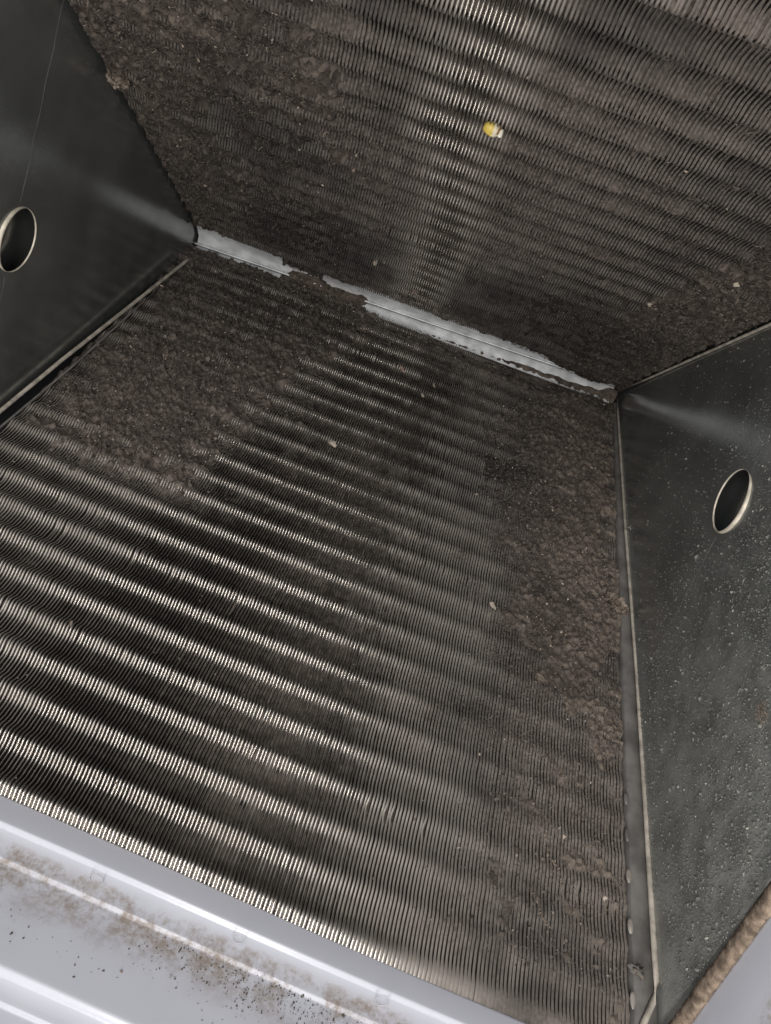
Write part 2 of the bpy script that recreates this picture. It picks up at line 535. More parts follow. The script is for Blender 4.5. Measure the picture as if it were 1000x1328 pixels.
# ------------------------------------------------------------------ dirt on the coils
NEAR_MAT_A = [(-0.01, 0.02), (0.15, 0.02), (0.205, 0.045), (0.240, 0.055), (0.222, 0.124), (0.199, 0.225), (0.172, 0.315), (0.14, 0.39), (0.064, 0.40), (-0.01, 0.36)]
NEAR_MAT_B = [(0.33, 0.07), (0.40, 0.06), (0.47, 0.03), (0.53, 0.01), (0.53, 0.50), (0.476, 0.520), (0.425, 0.450), (0.385, 0.415), (0.380, 0.33), (0.345, 0.27), (0.32, 0.19)]
FAR_MAT_L = [(-0.01, 0.05), (0.20, 0.06), (0.215, 0.16), (0.19, 0.26), (0.11, 0.30), (0.10, 0.44), (0.14, 0.60), (-0.01, 0.66)]
FAR_MAT_R = [(0.415, 0.045), (0.51, 0.03), (0.51, 0.70), (0.452, 0.68), (0.436, 0.468), (0.425, 0.321), (0.412, 0.16)]

def near_density(x, s):
    j = (fbm(x * 28, s * 28, 5) - 0.5) * 0.08; k = (fbm(x * 28, s * 28, 9) - 0.5) * 0.08
    a = polymask(x + j, s + k, NEAR_MAT_A, 0.075) * 1.08
    b = polymask(x + j, s + k, NEAR_MAT_B, 0.065) * 1.04 * (0.74 + 0.26 * sstep(0.36, 0.44, x))
    film = 0.62 * sstep(0.27, 0.44, x + 1.0 * j) + 0.34 * sstep(0.20, 0.06, x)
    trail = 0.55 * sstep(0.05, 0.0, np.abs(x - 0.05)) * sstep(0.50, 0.40, s) * sstep(0.3, 0.4, s)
    out = np.maximum.reduce([a, b, film, trail])
    # along the seam strip: bare metal, then lint
    lim = np.where(x < 0.104, 0.033, np.interp(x, [0.104, 0.190, 0.206, 0.225, 0.40, 0.49], [0.020, 0.020, 0.030, 0.036, 0.035, 0.030])) + j * 0.25
    cov = np.where(x < 0.206, 0.98, 0.62)
    top = cov * sstep(lim, lim + 0.006, s) * sstep(0.12, 0.085, s)
    bare = sstep(lim + 0.004, lim - 0.002, s)
    return np.clip(np.maximum(out, top) * (1 - bare), 0, 1)

def far_density(x, s):
    j = (fbm(x * 24, s * 24, 31) - 0.5) * 0.06; k = (fbm(x * 24, s * 24, 37) - 0.5) * 0.06
    l = polymask(x + j, s + k, FAR_MAT_L, 0.05) * (0.84 + 0.16 * sstep(0.20, 0.0, x))
    r = polymask(x + 0.3 * j, s + 0.3 * k, FAR_MAT_R, 0.014) * 0.95
    film = 0.50 + 0.22 * (fbm(x * 10, s * 10, 51) - 0.5) + 0.30 * sstep(0.24, 0.14, x) + 0.10 * sstep(0.34, 0.46, s)
    film = film + 0.24 * sstep(0.36, 0.22, s) * sstep(0.26, 0.34, x + j)
    clean = sstep(0.075, 0.025, np.abs(x - 0.262 + 2 * j)) * 0.36
    groove = sstep(0.004, 0.001, np.abs(x - (0.4245 + 0.04 * (s - 0.32)) + 0.08 * j)) * sstep(0.20, 0.3, s)
    lim = np.where(x < 0.104, 0.058, np.where(x < 0.150, 0.030, np.where(x < 0.198, 0.052, np.interp(x, [0.2, 0.40, 0.43], [0.064, 0.052, 0.030])))) + j * 0.25
    apex = 0.85 * sstep(lim, lim + 0.008, s) * sstep(0.12, 0.09, s + 0.5 * j)
    bare = sstep(lim + 0.004, lim - 0.003, s)
    return np.clip((np.maximum.reduce([l, r, film - clean, apex]) - groove) * (1 - bare), 0, 1)

def sheet_height(sg, dens, X, S, seed):
    tt = S / stretch(X) if sg > 0 else S / (S0 * 1.02)
    Dn = dens(X, S)
    Dn = np.clip(Dn + (fbm(X * 75, S * 75, seed + 41, 3) - 0.5) * 3.4 * Dn * (1 - np.minimum(Dn, 1)), 0, 1)
    D2 = Dn ** 3
    base = profile_h(sg, np.clip(tt, 0, 1)) * flat_x(sg, X)
    clump = fbm(X * 300, S * 300, seed, 3)
    big = fbm(X * 70, S * 70, seed + 20, 3)
    off = -0.0066 + 0.0070 * Dn + (clump - 0.5) * (0.0012 + 0.0056 * D2) + (big - 0.5) * (0.0016 + 0.0046 * D2)
    g, gv = granules(X + 0.0016 * (clump - 0.5), S + 0.0016 * (big - 0.5), 0.0036 if sg > 0 else 0.0028, seed + 7)
    amp = 0.0024 if sg > 0 else 0.0013
    off = off + sstep(0.60, 0.95, Dn) * (g * (0.5 + gv) - 0.4) * amp
    fill = 0.75 * sstep(0.74, 0.95, Dn)
    if sg < 0: fill = np.maximum(fill, 0.85 * sstep(0.035, 0.010, X))
    ride = base * (1 - fill) + fill * AMPS[int(sg)] * flat_x(sg, X) * 0.75
    # over the metal strip the lint lies on the flange
    capm = sstep(0.080, 0.064, S)
    ride = np.maximum(ride, capm * 0.0056)
    return ride, off, gv

def dirt_sheet(sg, dens, seed, name, label, mat, s_lo, s_hi):
    nx, ns = 440, 560
    x = np.linspace(0.0062 if sg < 0 else 0.0, 0.5, nx); t = np.linspace(0.0, 1.0, ns)
    X, T = np.meshgrid(x, t, indexing='ij')
    S = s_lo + T * (s_hi - s_lo)
    X = X + (fbm(X * 300, S * 300, seed + 3, 2) - 0.5) * 0.001
    ride, off, gv = sheet_height(sg, dens, X, S, seed)
    P = slab(X, S, ride + off, sg)
    keep = off > -0.0074
    kq = keep[:-1, :-1] & keep[1:, :-1] & keep[1:, 1:] & keep[:-1, 1:]
    idx = np.arange(nx * ns).reshape(nx, ns)
    q = np.stack([idx[:-1, :-1], idx[1:, :-1], idx[1:, 1:], idx[:-1, 1:]], -1)[kq]
    used = np.unique(q)
    remap = np.zeros(nx * ns, np.int64); remap[used] = np.arange(len(used))
    me = fast_mesh(name, P.reshape(-1, 3)[used], remap[q])
    at = me.attributes.new('clump', 'FLOAT', 'POINT')
    at.data.foreach_set('value', gv.reshape(-1)[used].astype(np.float32))
    me.materials.append(mat)
    return tag(link(name, me), label, 'lint', None, 'stuff')

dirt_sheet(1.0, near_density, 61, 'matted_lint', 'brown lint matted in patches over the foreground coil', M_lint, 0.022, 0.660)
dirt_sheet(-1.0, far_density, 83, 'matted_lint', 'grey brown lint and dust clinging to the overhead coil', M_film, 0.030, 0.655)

def flakes(sg, dens, sheet_seed, n, seed, name, label, mat, thr, smin, smax, sz):
    r = np.random.default_rng(seed)
    x = r.uniform(0.007, 0.498, n * 5); s = r.uniform(smin, smax, n * 5)
    d = dens(x, s)
    ok = r.uniform(0, 1, n * 5) < np.clip((d - thr) / (1 - thr), 0, 1) ** 1.5 + 0.004
    x, s, d = x[ok][:n], s[ok][:n], d[ok][:n]
    k = len(x)
    ride, off, _ = sheet_height(sg, dens, x, s, sheet_seed)
    h = ride + np.maximum(off, -0.0002) + r.uniform(-0.0001, 0.0007, k)
    c = slab(x, s, h, sg)
    size = sz * np.exp(r.normal(0, 0.45, k))
    # crumpled flake: pentagon fan around a lifted centre
    nrm = normal(sg)
    u = r.normal(size=(k, 3)); u /= np.linalg.norm(u, axis=1)[:, None]
    wv = nrm + 0.9 * r.normal(size=(k, 3)) * 0.6; wv /= np.linalg.norm(wv, axis=1)[:, None]
    e1 = np.cross(wv, u); e1 /= np.linalg.norm(e1, axis=1)[:, None] + 1e-9
    e2 = np.cross(wv, e1)
    V = np.zeros((k, 6, 3)); V[:, 0] = c + wv * (size * r.uniform(0.2, 0.6, k))[:, None]
    asp = r.uniform(0.35, 1.0, k)
    for i in range(5):
        a = 2 * np.pi * i / 5
        rr = size * r.uniform(0.5, 1.15, k)
        V[:, i + 1] = c + e1 * (rr * math.cos(a))[:, None] + e2 * (rr * asp * math.sin(a))[:, None] + wv * (size * r.uniform(-0.3, 0.3, k))[:, None]
    o = (np.arange(k) * 6)[:, None]
    F = np.concatenate([o + np.array([[0, i + 1, (i + 1) % 5 + 1]]) for i in range(5)], 0)
    me = fast_mesh(name, V.reshape(-1, 3), F, False)
    me.materials.append(mat)
    return tag(link(name, me), label, 'dust', None, 'stuff')

flakes(1.0, near_density, 61, 52000, 3, 'lint_flakes', 'tiny crumbs and flakes of lint scattered over the foreground coil', M_flake, 0.45, 0.022, 0.64, 0.00068)
flakes(-1.0, far_density, 83, 45000, 4, 'lint_flakes', 'tiny crumbs and flakes of lint scattered over the overhead coil', M_flake_dark, 0.50, 0.03, 0.64, 0.00062)

def fibres(sg, dens, sheet_seed, n, seed, name, label, mat, thr):
    r = np.random.default_rng(seed)
    x = r.uniform(0.007, 0.497, n * 6); s = r.uniform(0.04, 0.64, n * 6)
    d = dens(x, s)
    ok = r.uniform(0, 1, n * 6) < np.clip((d - thr) / (1 - thr), 0, 1)
    x, s = x[ok][:n], s[ok][:n]; k = len(x)
    ang = r.uniform(0, 2 * np.pi, k); ln = 0.0016 * np.exp(r.normal(0, 0.45, k)); cur = r.normal(0, 0.7, k)
    nrm = normal(sg); rows = []
    for u in (-1.0, -0.33, 0.33, 1.0):
        px = x + ln * u * np.cos(ang + cur * u); ps = s + ln * u * np.sin(ang + cur * u)
        ride, off, _ = sheet_height(sg, dens, px, ps, sheet_seed)
        rows.append(slab(px, ps, ride + np.maximum(off, -0.0002) + 0.0003 + 0.0006 * (1 - u * u), sg))
    side = np.stack([-np.sin(ang), np.cos(ang) * sg * SA, -np.cos(ang) * CA], -1) * (0.00013 * np.exp(r.normal(0, 0.3, k)))[:, None]
    V = np.stack([q for p in rows for q in (p - side, p + side + nrm * 0.0001)], 1)
    o = (np.arange(k) * 8)[:, None]
    F = np.concatenate([o + np.array([[2 * i, 2 * i + 1, 2 * i + 3, 2 * i + 2]]) for i in range(3)], 0)
    me = fast_mesh(name, V.reshape(-1, 3), F, False)
    me.materials.append(mat)
    return tag(link(name, me), label, 'lint', None, 'stuff')
M_fibre = flake_material('lint_fibres', (0.06, 0.05, 0.043), (0.34, 0.285, 0.24))
fibres(1.0, near_density, 61, 26000, 8, 'lint_fibres', 'short curled hairs felted into the lint of the foreground coil', M_fibre, 0.45)
fibres(-1.0, far_density, 83, 22000, 9, 'lint_fibres', 'short curled hairs felted into the lint of the overhead coil', M_fibre, 0.50)

# ------------------------------------------------------------------ apex cap
def ridge_y(x): return 0.0058 - 0.030 * x
cap = empty('apex_cap', (W / 2, 0, -0.03), 'pale folded metal strip along the seam where both coils meet, partly buried in lint', 'metal strip')
def strip(profile, xs, name, mat, parent):
    n = len(profile(xs[0])); v, f = [], []
    for x in xs:
        v += list(profile(x))
    for i in range(len(xs) - 1):
        for k in range(n - 1):
            f.append((i * n + k, (i + 1) * n + k, (i + 1) * n + k + 1, i * n + k + 1))
    return link(name, mesh(name, v, f), parent, [mat])
xs_cap = np.linspace(0.006, 0.494, 60)
def wob(x, a): return a * (vnoise(np.array(x * 60), np.array(a * 1000.0), 3) - 0.5)
def up_fl(x):
    y0 = ridge_y(x)
    a = slab(x, 0.066, 0.0030, -1.0); b = slab(x, 0.045, 0.0040, -1.0)
    return [a, b, (x, min(y0 - 0.003, -0.004), -0.0315), (x, y0 - 0.0004, -0.0305), (x, y0 - 0.0002, -0.026)]
def lo_fl(x):
    y0 = ridge_y(x)
    a = slab(x, 0.0385, 0.0040, 1.0); b = slab(x, 0.0355, 0.0043, 1.0)
    return [(x, y0 + 0.0012, -0.026), (x, y0 + 0.0014, -0.0305), (x, max(y0 + 0.003, 0.004), -0.0325), b, a]
strip(up_fl, xs_cap, 'flange', M_cap, cap)
strip(lo_fl, xs_cap, 'flange', M_cap, cap)
v, f = tube([(x, ridge_y(x) - 0.0008, -0.0325 - 0.0003 * math.sin(x * 70)) for x in np.linspace(0.004, 0.494, 40)], 0.0010, 8)
link('seam_bead', mesh('seam_bead', v, f), cap, [M_cap])
tag(cap, None)
# lint bridging the seam where it hides the strip
V = []; nx_, nk_ = 220, 26
for i in range(nx_):
    x = 0.106 + 0.100 * i / (nx_ - 1)
    env = float(sstep(0.106, 0.114, x) * sstep(0.206, 0.197, x))
    for k in range(nk_):
        u = k / (nk_ - 1) * 2 - 1
        hollow = float(fbm(np.array(x * 260), np.array(u * 5.0), 91, 3))
        hgt = (0.0040 * (1 - u ** 4) * env * (0.05 + 1.5 * hollow) - 0.0016 * sstep(0.45, 0.6, float(vnoise(np.array(x * 85), np.array(u * 2.2 + 5), 17))) * sstep(0.0, -0.4, u) * 3.0)
        y = ridge_y(x) + (0.0145 + 0.006 * (hollow - 0.4)) * u
        zf = -0.0315 - max(abs(y) - 0.0105, 0) * 2.2
        V.append((x, y + 0.0008 * (hollow - 0.5), zf - hgt + 0.0022 * (1 - env)))
F = [(i * nk_ + k, i * nk_ + k + 1, (i + 1) * nk_ + k + 1, (i + 1) * nk_ + k) for i in range(nx_ - 1) for k in range(nk_ - 1)]
b0 = len(V); nx2, nk2 = 420, 16
for i in range(nx2):
    x = 0.203 + 0.296 * i / (nx2 - 1)
    y0 = ridge_y(x) + 0.0092 + 0.0022 * (float(fbm(np.array(x * 70), np.array(3.0), 57, 4)) - 0.5) * 2 - 0.006 * float(sstep(0.478, 0.492, x))
    for k in range(nk2):
        u = k / (nk2 - 1)
        y = y0 + (0.0165 - y0) * u
        hollow = float(fbm(np.array(x * 260), np.array(y * 260), 93, 3))
        V.append((x, y, -0.0322 - max(y - 0.0105, 0) * 2.4 - (0.0006 + 0.0030 * hollow) * min(1, u * 5) * min(1, (1 - u) * 4) + 0.0012 * (k == 0)))
F += [(b0 + i * nk2 + k, b0 + i * nk2 + k + 1, b0 + (i + 1) * nk2 + k + 1, b0 + (i + 1) * nk2 + k) for i in range(nx2 - 1) for k in range(nk2 - 1)]
tag(link('seam_lint', mesh('seam_lint', V, F), None, [lint_material('seam_lint', (0.035, 0.028, 0.025), (0.17, 0.14, 0.118), (0.17, 0.138, 0.112))]), 'brown lint bridging and hiding part of the pale seam strip', 'lint', None, 'stuff')

# ------------------------------------------------------------------ end plates
def plate_x(side, y, z):
    return (0.004 - 0.0476 * y + 0.0246 * z) if side == 'L' else (0.5035 + 0.0245 * y - 0.0094 * z)

def end_plate(side, hy, hz, hr, label):
    zb = -0.6118
    root = empty('end_plate', (plate_x(side, 0, zb), 0, zb), label, 'metal plate', 'triangular end plates of the coil')
    inw = 1.0 if side == 'L' else -1.0
    outline = [(0.030 * 0 + 0.002, -0.002), (-zb * SA / CA * 1.03, zb), (0.0, zb), (zb * SA / CA * 1.03, zb), (-0.002, -0.002)]
    # rings from the hole out to the outline, sampled by angle
    def out_r(a):
        best = 1e9
        dy, dz = math.cos(a), math.sin(a)
        m = SA / CA * 1.03
        # z = zb ; y = -m z ; y = +m z
        if dz < 0: best = min(best, (zb - hz) / dz)
        for sg in (1, -1):
            # hy + dy t = sg * m * -(hz + dz t)
            den = dy + sg * m * dz
            if abs(den) > 1e-9:
                t = (-sg * m * hz - hy) / den
                if t > 0: best = min(best, t)
        return best
    angs = sorted(list(np.linspace(0, 2 * math.pi, 72, endpoint=False)) +
                  [math.atan2(z - hz, y - hy) % (2 * math.pi) for y, z in ((0, 0), (-zb * SA / CA * 1.03, zb), (zb * SA / CA * 1.03, zb))])
    na = len(angs); rings = [0, 0.06, 0.3, 0.65, 1.0]
    v, f = [], []
    TH = 0.0012
    for layer in (0, 1):
        for q in rings:
            for a in angs:
                r = hr + (out_r(a) - hr) * q
                y, z = hy + r * math.cos(a), hz + r * math.sin(a)
                v.append((plate_x(side, y, z) - inw * TH * layer, y, z))
    nl = na * len(rings)
    for layer in (0, 1):
        for i in range(len(rings) - 1):
            for k in range(na):
                q = [i * na + k, i * na + (k + 1) % na, (i + 1) * na + (k + 1) % na, (i + 1) * na + k]
                q = [layer * nl + w for w in q]
                f.append(q if (layer == 0) == (side == 'R') else q[::-1])
    for i in (0, len(rings) - 1):
        for k in range(na):
            f.append((i * na + k, i * na + (k + 1) % na, nl + i * na + (k + 1) % na, nl + i * na + k))
    link('plate', mesh('plate', v, f, False), root, [M_plate])
    # raised rim punched round the hole
    prof = [(0.0014, -0.0002), (0.0008, 0.0013), (0.0001, 0.0021), (-0.0004, 0.0019), (-0.0006, 0.0015), (-0.0004, -0.0012)]
    n = 64; v, f = [], []
    for k in range(n):
        a = 2 * math.pi * k / n
        bw = max(0.0, -math.sin(a + 0.25 * inw) + 0.12) ** 0.8
        for dr, dh in prof:
            dh = dh * bw if dh > 0 else dh
            dr = dr * (0.02 + 0.98 * bw) if dr > 0 else dr * 0.3
            y, z = hy + (hr + dr) * math.cos(a), hz + (hr + dr) * math.sin(a)
            v.append((plate_x(side, y, z) + inw * dh, y, z))
    m = len(prof)
    for k in range(n):
        for j in range(m - 1):
            f.append((k * m + j, k * m + j + 1, ((k + 1) % n) * m + j + 1, ((k + 1) % n) * m + j))
    link('hole_rim', mesh('hole_rim', v, f), root, [M_rim])
    # backing sheet seen dark through the hole
    v, f = [], []
    for dy, dz in ((-0.06, -0.06), (0.06, -0.06), (0.06, 0.06), (-0.06, 0.06)):
        v.append((plate_x(side, hy + dy, hz + dz) - inw * 0.010, hy + dy, hz + dz))
    link('backing_sheet', mesh('backing_sheet', v, [(0, 1, 2, 3)], False), root, [M_plate])
    # scribed crease across the plate at the height of the hole, stopping at the rim
    for y0, y1 in ((-0.16, hy - hr - 0.003), (hy + hr + 0.003, 0.15)):
        pts = []
        for k in range(14):
            y = y0 + (y1 - y0) * k / 13; z = hz - 0.006 + 0.0006 * math.sin(k * 1.9)
            pts.append((plate_x(side, y, z) + inw * 0.0001, y, z))
        v, f = tube(pts, 0.00014, 6)
        link('crease', mesh('crease', v, f), root, [M_crease])
    pts = [(plate_x(side, y, hz) - inw * 0.0096, y, hz - 0.004) for y in np.linspace(hy - hr, hy + hr, 5)]
    v, f = tube(pts, 0.0003, 6)
    link('crease', mesh('crease', v, f), root, [M_flange])
    return root

plate_l = end_plate('L', 0.0018, -0.3784, 0.0222, 'smooth dark grey steel end plate with a round hole, left of both coils')
plate_r = end_plate('R', -0.0044, -0.3946, 0.0225, 'dust speckled grey steel end plate with a round hole, right of the foreground coil')

def add_tube(name, parent, pts, r, mat, n=10):
    v, f = tube(pts, r, n)
    return link(name, mesh(name, v, f), parent, [mat])
# lips along the slabs
lipR = [slab(x, s, 0.0052, 1.0) for x, s in ((0.5035, 0.012), (0.5045, 0.06), (0.507, 0.248), (0.511, 0.415), (0.5122, 0.522), (0.513, 0.612), (0.5135, 0.626), (0.5105, 0.637), (0.504, 0.650), (0.500, 0.660))]
add_tube('edge_lip', plate_r, lipR, [0.0008, 0.0012, 0.0013, 0.0015, 0.0016, 0.0017, 0.0017, 0.0017, 0.0017, 0.0017], M_lip)
lipRu = [slab(x, s, 0.0052, -1.0) for x, s in ((0.500, 0.030), (0.5015, 0.12), (0.502, 0.221), (0.5025, 0.343), (0.5027, 0.50), (0.503, 0.63))]
add_tube('edge_lip', plate_r, lipRu, 0.0012, M_lip)
lipL = [slab(x, s, 0.0050, 1.0) for x, s in ((0.0125, 0.040), (0.0105, 0.08), (0.003, 0.201), (-0.0035, 0.30), (-0.0075, 0.385), (-0.015, 0.55), (-0.019, 0.64))]
add_tube('edge_lip', plate_l, lipL, 0.0017, M_lip)
lipL2 = [slab(x, s, 0.0032, 1.0) for x, s in ((0.012, 0.10), (0.0085, 0.20), (0.0065, 0.30), (0.001, 0.40), (-0.004, 0.52), (-0.006, 0.63))]
add_tube('inner_edge', plate_l, lipL2, 0.0009, M_flange)
lipLu = [slab(x, s, 0.0045, -1.0) for x, s in ((-0.0018, 0.05), (-0.0028, 0.2), (-0.0035, 0.41), (-0.005, 0.64))]
add_tube('edge_lip', plate_l, lipLu, 0.0007, M_flange)

# flange between fin edge and lip on the right, with its dimples
ss = np.linspace(0.03, 0.66, 40)
v, f = [], []
for s in ss:
    xl = float(np.interp(s, [0.012, 0.248, 0.415, 0.522, 0.612, 0.65], [0.5035, 0.507, 0.511, 0.5122, 0.513, 0.5135]))
    v += [slab(0.5008, s, -0.006, 1.0), slab(0.5009, s, 0.0024, 1.0), slab(0.5016, s, 0.0030, 1.0), slab(xl, s, 0.0038, 1.0), slab(xl + 0.0005, s, -0.004, 1.0)]
for i in range(len(ss) - 1):
    for k in range(4):
        f.append((i * 5 + k, i * 5 + k + 1, (i + 1) * 5 + k + 1, (i + 1) * 5 + k))
link('flange', mesh('flange', v, f), plate_r, [M_flange])
def dome(center, e1, e2, nn, n=10, rings=4):
    v, f = [Vector(center) + Vector(nn)], []
    for i in range(1, rings + 1):
        b = math.pi / 2 * i / rings
        for k in range(n):
            a = 2 * math.pi * k / n
            v.append(Vector(center) + Vector(e1) * math.sin(b) * math.cos(a) + Vector(e2) * math.sin(b) * math.sin(a) + Vector(nn) * math.cos(b))
    for k in range(n):
        f.append((0, 1 + k, 1 + (k + 1) % n))
    for i in range(rings - 1):
        for k in range(n):
            f.append((1 + i * n + k, 1 + (i + 1) * n + k, 1 + (i + 1) * n + (k + 1) % n, 1 + i * n + (k + 1) % n))
    return v, f
nn = normal(1.0)
for s in (0.520, 0.545, 0.571, 0.600, 0.6385):
    c = slab(0.5004, s, 0.0026, 1.0)
    v, f = dome(c, (0.0018, 0, 0), tuple(np.array([0, SA, -CA]) * 0.0046), tuple(nn * 0.0010))
    link('dimple', mesh('dimple', v, f), plate_r, [M_dimple if s > 0.56 else M_flange])

# ------------------------------------------------------------------ drain pan
pan = empty('drain_pan', (W / 2, 0.25, -0.74), 'pale blue white plastic drain pan under the coil and the right end plate', 'drain pan')
def arc(c, r, a0, a1, n=5):
    return [(c[0] + r * math.cos(math.radians(a0 + (a1 - a0) * i / n)), c[1] + r * math.sin(math.radians(a0 + (a1 - a0) * i / n))) for i in range(n + 1)]
# (dy, dz) from the foot of the coil: lip, step under it, face, second step, skirt
prof = [(0.010, 0.004), (-0.0015, 0.0035)] + arc((-0.0005, 0.0022), 0.0015, 120, 180, 3)
prof += [(-0.0022, -0.009)] + arc((-0.0007, -0.0105), 0.0015, 180, 256, 8) + arc((-0.0006, -0.0134), 0.0012, 70, 24, 3)
prof += [(0.0040, -0.0225)] + arc((0.0052, -0.0234), 0.0014, 200, 256, 4) + arc((0.0046, -0.0261), 0.0013, 70, 2, 4)
prof += [(0.0060, -0.040), (0.0062, -0.0660)] + arc((0.0088, -0.0680), 0.0026, 180, 256, 8) + arc((0.0084, -0.0717), 0.0012, 70, 24, 3)
prof += [(0.0118, -0.0765)] + arc((0.0130, -0.0778), 0.0014, 200, 256, 4) + arc((0.0124, -0.0803), 0.0013, 70, 2, 4) + [(0.0140, -0.11), (0.0145, -0.16)]
xsn = np.linspace(-0.05, 0.52, 80)
v, f = [], []
for x in xsn:
    S = S0 + DS * x / W
    fy, fz = S * SA, -S * CA
    for dy, dz in prof:
        v.append((x, fy + dy + 0.0004 * math.sin(x * 23), fz + dz))
m = len(prof)
for i in range(len(xsn) - 1):
    for k in range(m - 1):
        f.append((i * m + k, i * m + k + 1, (i + 1) * m + k + 1, (i + 1) * m + k))
link('front_wall', mesh('front_wall', v, f), pan, [M_pan])
# ring marks moulded under the lip
for x, z in ((0.2147, -0.6256), (0.2903, -0.6309), (0.3653, -0.6375)):
    S = S0 + DS * x / W
    fy, fz = S * SA, -S * CA
    # seat it on the under side of the step where the sight line meets it
    tcam = Vector((x, 0.235, z)) - Vector((0.2738, -0.1023, -0.9058))
    zz = fz - 0.0175
    P = Vector((0.2738, -0.1023, -0.9058)) + tcam * ((zz + 0.9058) / tcam.z)
    n = 28; v, f = [], []
    for k in range(n):
        a = 2 * math.pi * k / n
        for j in range(6):
            b = 2 * math.pi * j / 6
            r = 0.0034 + 0.00022 * math.cos(b)
            v.append((P.x + r * math.cos(a), P.y + r * math.sin(a), P.z + 0.00022 * math.sin(b)))
    for k in range(n):
        for j in range(6):
            f.append((k * 6 + j, k * 6 + (j + 1) % 6, ((k + 1) % n) * 6 + (j + 1) % 6, ((k + 1) % n) * 6 + j))
    link('ring_mark', mesh('ring_mark', v, f), pan, [M_pan])
# side wall below the right plate
v, f = [], []
ysn = np.linspace(-0.30, 0.262, 60)
pr = [(0.030, -0.6180), (0.004, -0.6180), (0.0015, -0.6195), (0.0008, -0.623), (0.0035, -0.66), (0.010, -0.78)]
for y in ysn:
    for dx, z in pr:
        v.append((0.5135 + dx, y, z))
m = len(pr)
for i in range(len(ysn) - 1):
    for k in range(m - 1):
        f.append((i * m + k, (i + 1) * m + k, (i + 1) * m + k + 1, i * m + k + 1))
link('side_wall', mesh('side_wall', v, f), pan, [M_pan])

# tan foam gasket between right plate and pan
def lumpy_bar(y0, y1, n, name):
    k = 14; v, f = [], []
    r = np.random.default_rng(5)
    for i in range(n):
        y = y0 + (y1 - y0) * i / (n - 1)
        for j in range(k):
            b = 2 * math.pi * j / k
            rad = 1.0 + 0.13 * (fbm(np.array(y * 320), np.array(j * 0.9), 3) - 0.5) * 2 + r.normal(0, 0.06)
            v.append((0.5138 + 0.0026 * rad * math.cos(b), y, -0.6166 + 0.0050 * rad * math.sin(b)))
    for i in range(n - 1):
        for j in range(k):
            f.append((i * k + j, i * k + (j + 1) % k, (i + 1) * k + (j + 1) % k, (i + 1) * k + j))
    return mesh(name, v, f)
tag(link('foam_gasket', lumpy_bar(-0.28, 0.24, 900, 'foam_gasket'), None, [M_foam]),
    'crumbly tan foam strip squeezed between the right end plate and the pan', 'gasket')

# crumbs on the plate and in the pan groove
def crumbs(name, label, mat, pts, nrm, sizes, seed):
    r = np.random.default_rng(seed)
    V, F = [], []
    for (p, s) in zip(pts, sizes):
        b = len(V)
        e = r.normal(size=3) * 0.7 + np.array([0, 0.5, 0.9]); e -= nrm * (e @ nrm); e /= np.linalg.norm(e); g = np.cross(nrm, e)
        asp = r.uniform(0.25, 0.8)
        for k in range(5):
            a = 2 * math.pi * k / 5
            V.append(p + (e * math.cos(a) + g * math.sin(a) * asp) * s * r.uniform(0.7, 1.2))
        V.append(p + nrm * s * r.uniform(0.3, 0.8))
        for k in range(5):
            F.append((b + k, b + (k + 1) % 5, b + 5))
    me = mesh(name, V, F, False)
    return tag(link(name, me, None, [mat]), label, 'dust', None, 'stuff')
r = np.random.default_rng(21)
pts = []
while len(pts) < 30000:
    y, z = r.uniform(-0.16, 0.2), r.uniform(-0.61, -0.2)
    if abs(y) > -z * SA / CA: continue
    if math.hypot(y + 0.0044, z + 0.3946) < 0.03: continue
    if r.uniform() > sstep(-0.30, -0.56, z) * (0.25 + 0.75 * vnoise(np.array(y * 30), np.array(z * 30), 4)) + 0.04: continue
    pts.append(np.array([plate_x('R', y, z) - 0.0002, y, z]))
crumbs('plate_dust', 'pale dust grains stuck to the lower part of the right end plate', flake_material('plate_grains', (0.13, 0.135, 0.125), (0.46, 0.455, 0.40)), pts, np.array([-1.0, 0, 0]), np.exp(r.normal(0, 0.5, len(pts))) * 0.00045, 2)
pts = []
while len(pts) < 900:
    x = r.uniform(0.14, 0.47)
    d = -0.0255 - abs(r.normal(0, 0.011)) if r.uniform() < 0.85 else r.uniform(-0.062, -0.026)
    if vnoise(np.array(x * 22), np.array(d * 30), 8) < r.uniform(0.15, 0.8): continue
    S = S0 + DS * x / W
    if d < -0.064 or d > -0.0255: continue
    pts.append(np.array([x, S * SA + 0.0056, -S * CA + d]))
crumbs('pan_grit', 'dark grit speckled along the groove of the plastic pan', flake_material('pan_grains', (0.08, 0.065, 0.055), (0.30, 0.24, 0.19)), pts, np.array([0, -1.0, 0]), np.exp(r.normal(0, 0.4, len(pts))) * 0.00038, 3)

# ------------------------------------------------------------------ single bits of debris
def blob(center, axes, seed, name, mat, label, cat, rough=0.25, nu=18, nv=12, group=None):
    """irregular lump: axes = three vectors"""
    a, b, c = (Vector(q) for q in axes)
    v, f = [], []
    rr = random.Random(seed)
    ph = [rr.uniform(0, 6.28) for _ in range(8)]
    for i in range(nv + 1):
        th = math.pi * i / nv
        for k in range(nu):
            p = 2 * math.pi * k / nu
            m = 1 + rough * (0.5 * math.sin(2 * p + ph[0] + 1.7 * th) + 0.35 * math.sin(3 * p + ph[1]) * math.sin(3 * th + ph[2]) + 0.4 * math.sin(5 * p + ph[3]) * math.sin(4 * th + ph[4]))
            v.append(Vector(center) + (a * math.sin(th) * math.cos(p) + b * math.sin(th) * math.sin(p) + c * math.cos(th)) * m)
    for i in range(nv):
        for k in range(nu):
            f.append((i * nu + k, (i + 1) * nu + k, (i + 1) * nu + (k + 1) % nu, i * nu + (k + 1) % nu))
    return tag(link(name, mesh(name, v, f), None, [mat]), label, cat, group)

